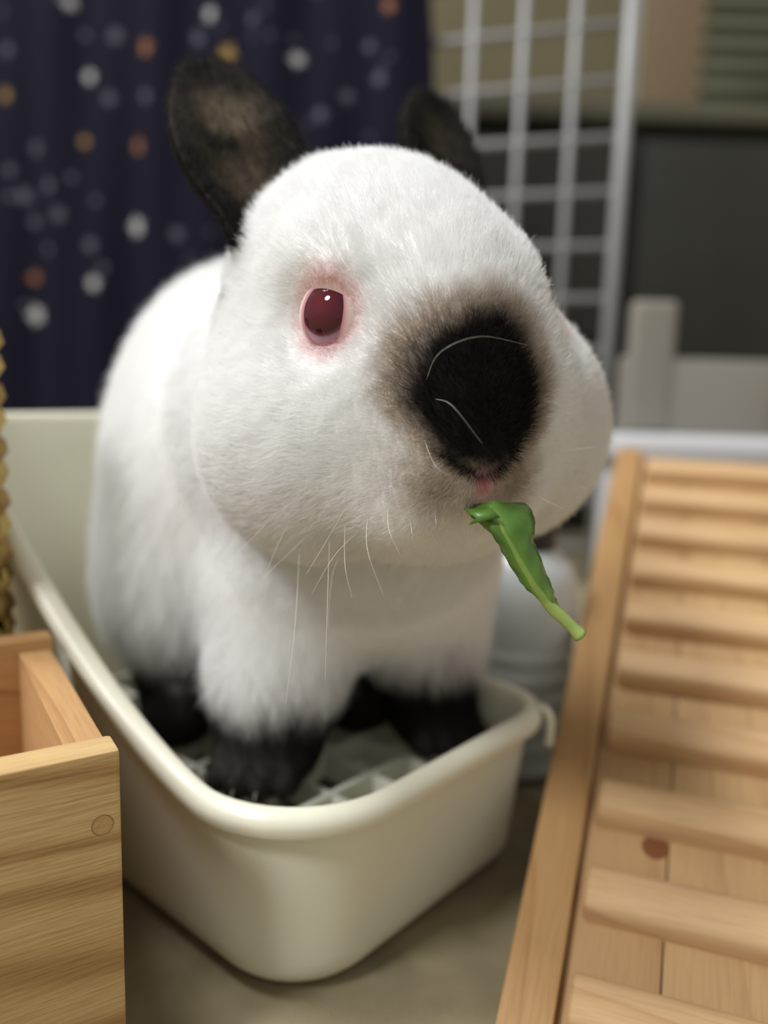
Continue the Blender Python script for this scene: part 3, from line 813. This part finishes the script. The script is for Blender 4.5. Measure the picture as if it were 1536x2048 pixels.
# ---- whiskers ----
def hit(px, py):
    d = Vector(ray(px, py)).normalized(); loc, nr, ix, ds = BV.ray_cast(Vector(CO), d)
    return (np.array(loc), ds) if loc is not None else (None, None)
WH = plain('whisker', srgb(236, 232, 224), .3, .5)
def whisker(pix, lift, r0=.00007):
    """roots on the skin under the first pixel; the shaft leaves the face, its depth coming from the skin it stands off"""
    P = []
    loc, ds0 = hit(*pix[0]); last = ds0
    for i, (x, y) in enumerate(pix):
        d = ray(x, y); d = d / np.linalg.norm(d)
        l2, ds = hit(x, y)
        if ds is None or ds > last + .02: ds = last
        last = ds
        t = i / (len(pix) - 1)
        P.append(CO + d * (ds + .001 - (lift * math.sin(min(1, t * 1.3) * math.pi / 2) + .0065 * min(1, t * 3))))
    C_ = spline(P, 22)
    tube('whisker', C_, np.linspace(r0, r0 * .35, 22), WH, rb, 5)
for pix, lf in [([(640, 1045), (590, 1095), (510, 1170)], .012), ([(700, 1000), (660, 1070), (612, 1150)], .012), ([(720, 1060), (670, 1110), (622, 1190)], .010),
                ([(735, 1030), (735, 1100), (768, 1195)], .010), ([(775, 1010), (778, 1060), (800, 1110)], .008), ([(820, 1030), (825, 1070), (838, 1090)], .006),
                ([(660, 1060), (655, 1200), (650, 1370)], .010), ([(600, 1080), (590, 1250), (570, 1420)], .010), ([(690, 1090), (665, 1150), (655, 1260)], .010),
                ([(850, 765), (880, 705), (960, 673), (1055, 690)], .006), ([(868, 797), (905, 812), (965, 888)], .005), ([(845, 870), (870, 930), (905, 955)], .004),
                ([(668, 350), (672, 400), (690, 452)], .004), ([(560, 1010), (520, 1060), (470, 1110)], .010), ([(600, 1000), (560, 1080), (530, 1150)], .012), ([(690, 1040), (690, 1130), (705, 1200)], .010), ([(870, 1025), (872, 1045), (878, 1062)], .005),
                ([(1090, 905), (1140, 900), (1195, 893)], .008), ([(1085, 950), (1130, 965), (1170, 975)], .008), ([(1060, 985), (1090, 1000), (1130, 1020)], .006), ([(1100, 840), (1150, 822), (1190, 815)], .006)]:
    whisker(pix, lf, .00005 if lf < .0065 else .00007)

# ================= green leaf in the mouth =================
def leaf():
    mp = hit(955, 1010)[0]; yv = mp[1] - .006
    def L(x, y, dy=0): return aty(x, y, yv + dy)
    root = thing('green_leaf', tuple(L(990, 1025)), 'green salad leaf on a pale stalk hanging from the rabbit\'s mouth', 'leaf')
    k = NT('leaf_green'); tc = k.n('ShaderNodeTexCoord'); nz = k.n('ShaderNodeTexNoise', Scale=130.0, Detail=4.0); k.l(tc.outputs['Object'], nz.inputs['Vector'])
    at = k.n('ShaderNodeAttribute'); at.attribute_name = 'age'
    c1 = k.ramp(at.outputs['Fac'], [(0, srgb(66, 104, 36)), (.45, srgb(104, 142, 58)), (.8, srgb(146, 174, 88)), (1, srgb(178, 198, 116))])
    c2 = k.ramp(nz.outputs[0], [(.35, (.68, .74, .6, 1)), (.65, (1.0, 1.0, 1.0, 1))])
    mx = k.n('ShaderNodeMix', _data_type='RGBA', _blend_type='MULTIPLY'); mx.inputs['Factor'].default_value = .8
    k.l(c1, mx.inputs['A']); k.l(c2, mx.inputs['B']); k.l(mx.outputs['Result'], k.b.inputs['Base Color'])
    k.b.inputs['Roughness'].default_value = .35; k.bump(nz.outputs[0], .4, .0008)
    k.b.inputs['Subsurface Weight'].default_value = .15; k.b.inputs['Subsurface Radius'].default_value = (.001, .002, .0005); k.b.inputs['Subsurface Scale'].default_value = 1
    # blade: rows across the midrib from the mouth towards the stalk; (left px, midrib px, right px)
    rows = [((925, 1012), (985, 1004), (1050, 1008), .012, .000), ((936, 1026), (992, 1030), (1062, 1024), .002, -.002), ((962, 1046), (1003, 1056), (1068, 1048), -.001, -.004), ((985, 1066), (1018, 1084), (1064, 1078), -.002, -.005),
            ((1002, 1092), (1034, 1112), (1074, 1104), -.002, -.005), ((1018, 1122), (1050, 1142), (1086, 1138), -.002, -.005), ((1036, 1150), (1066, 1168), (1098, 1166), -.002, -.0045), ((1048, 1168), (1082, 1190), (1106, 1190), -.002, -.004),
            ((1068, 1186), (1096, 1208), (1112, 1206), -.002, -.003), ((1092, 1204), (1110, 1222), (1118, 1218), -.0025, -.003)]
    nv = 13; V = []; A = []
    L3 = [(L(*a, d1), L(*b, d2 - .0), L(*c, d1 + .001)) for a, b, c, d1, d2 in rows]
    cols = [spline([r[i] for r in L3], 34) for i in range(3)]
    for i in range(34):
        a, b, c = cols[0][i], cols[1][i], cols[2][i]
        for j in range(nv):
            t = j / (nv - 1) * 2 - 1
            p = b + (a - b) * max(-t, 0) + (c - b) * max(t, 0)
            p = p + np.array([0, -.0016 * math.sin(abs(t) * math.pi) + .0007 * math.sin(i * .9 + j * 1.3) * abs(t), .0002 * math.sin(i * 1.7 + 4 * t) * abs(t) ** 3])
            if abs(t) > .98: p = p + np.array([.00012 * math.sin(i * 2.1) * np.sign(t), 0, 0])
            V.append(p); A.append(min(1, .10 + .5 * i / 33 + .35 * math.exp(-(t / .16) ** 2)))
    F = [(i * nv + j, i * nv + j + 1, (i + 1) * nv + j + 1, (i + 1) * nv + j) for i in range(33) for j in range(nv - 1)]
    o = mesh_obj('leaf_blade', V, F, k.m, root)
    x = o.data.attributes.new('age', 'FLOAT', 'POINT'); x.data.foreach_set('value', np.array(A, np.float32))
    so = o.modifiers.new('thick', 'SOLIDIFY'); so.thickness = .0005
    # the folded-back lobe at the lip
    lob = [L(928, 1018, -.001), L(955, 1022, -.003), L(985, 1020, -.004), L(1000, 1036, -.0055), L(968, 1042, -.005), L(936, 1050, -.004), L(952, 1036, -.0045)]
    c_ = np.mean(lob, 0) + [0, -.0007, 0]
    o2 = mesh_obj('leaf_lobe', lob + [c_], [(i, (i + 1) % 7, 7) for i in range(7)], k.m, root)
    x = o2.data.attributes.new('age', 'FLOAT', 'POINT'); x.data.foreach_set('value', np.full(8, .25, np.float32))
    so = o2.modifiers.new('thick', 'SOLIDIFY'); so.thickness = .0006
    # stalk with midrib
    mid_ = list(cols[1][4::4] + np.array([0, -.0003, 0])) + [L(1128, 1238, -.003), L(1146, 1256, -.003), L(1162, 1272, -.003)]
    S_ = spline(mid_, 30); rr = np.interp(np.linspace(0, 1, 30), [0, .5, .72, .9, .97, 1], [.0006, .0011, .0017, .0016, .0019, .0020])
    o3 = tube('stalk', S_, rr, k.m, root, 10)
    x = o3.data.attributes.new('age', 'FLOAT', 'POINT'); x.data.foreach_set('value', np.repeat(np.linspace(.62, 1, 30), 10).astype(np.float32))
leaf()
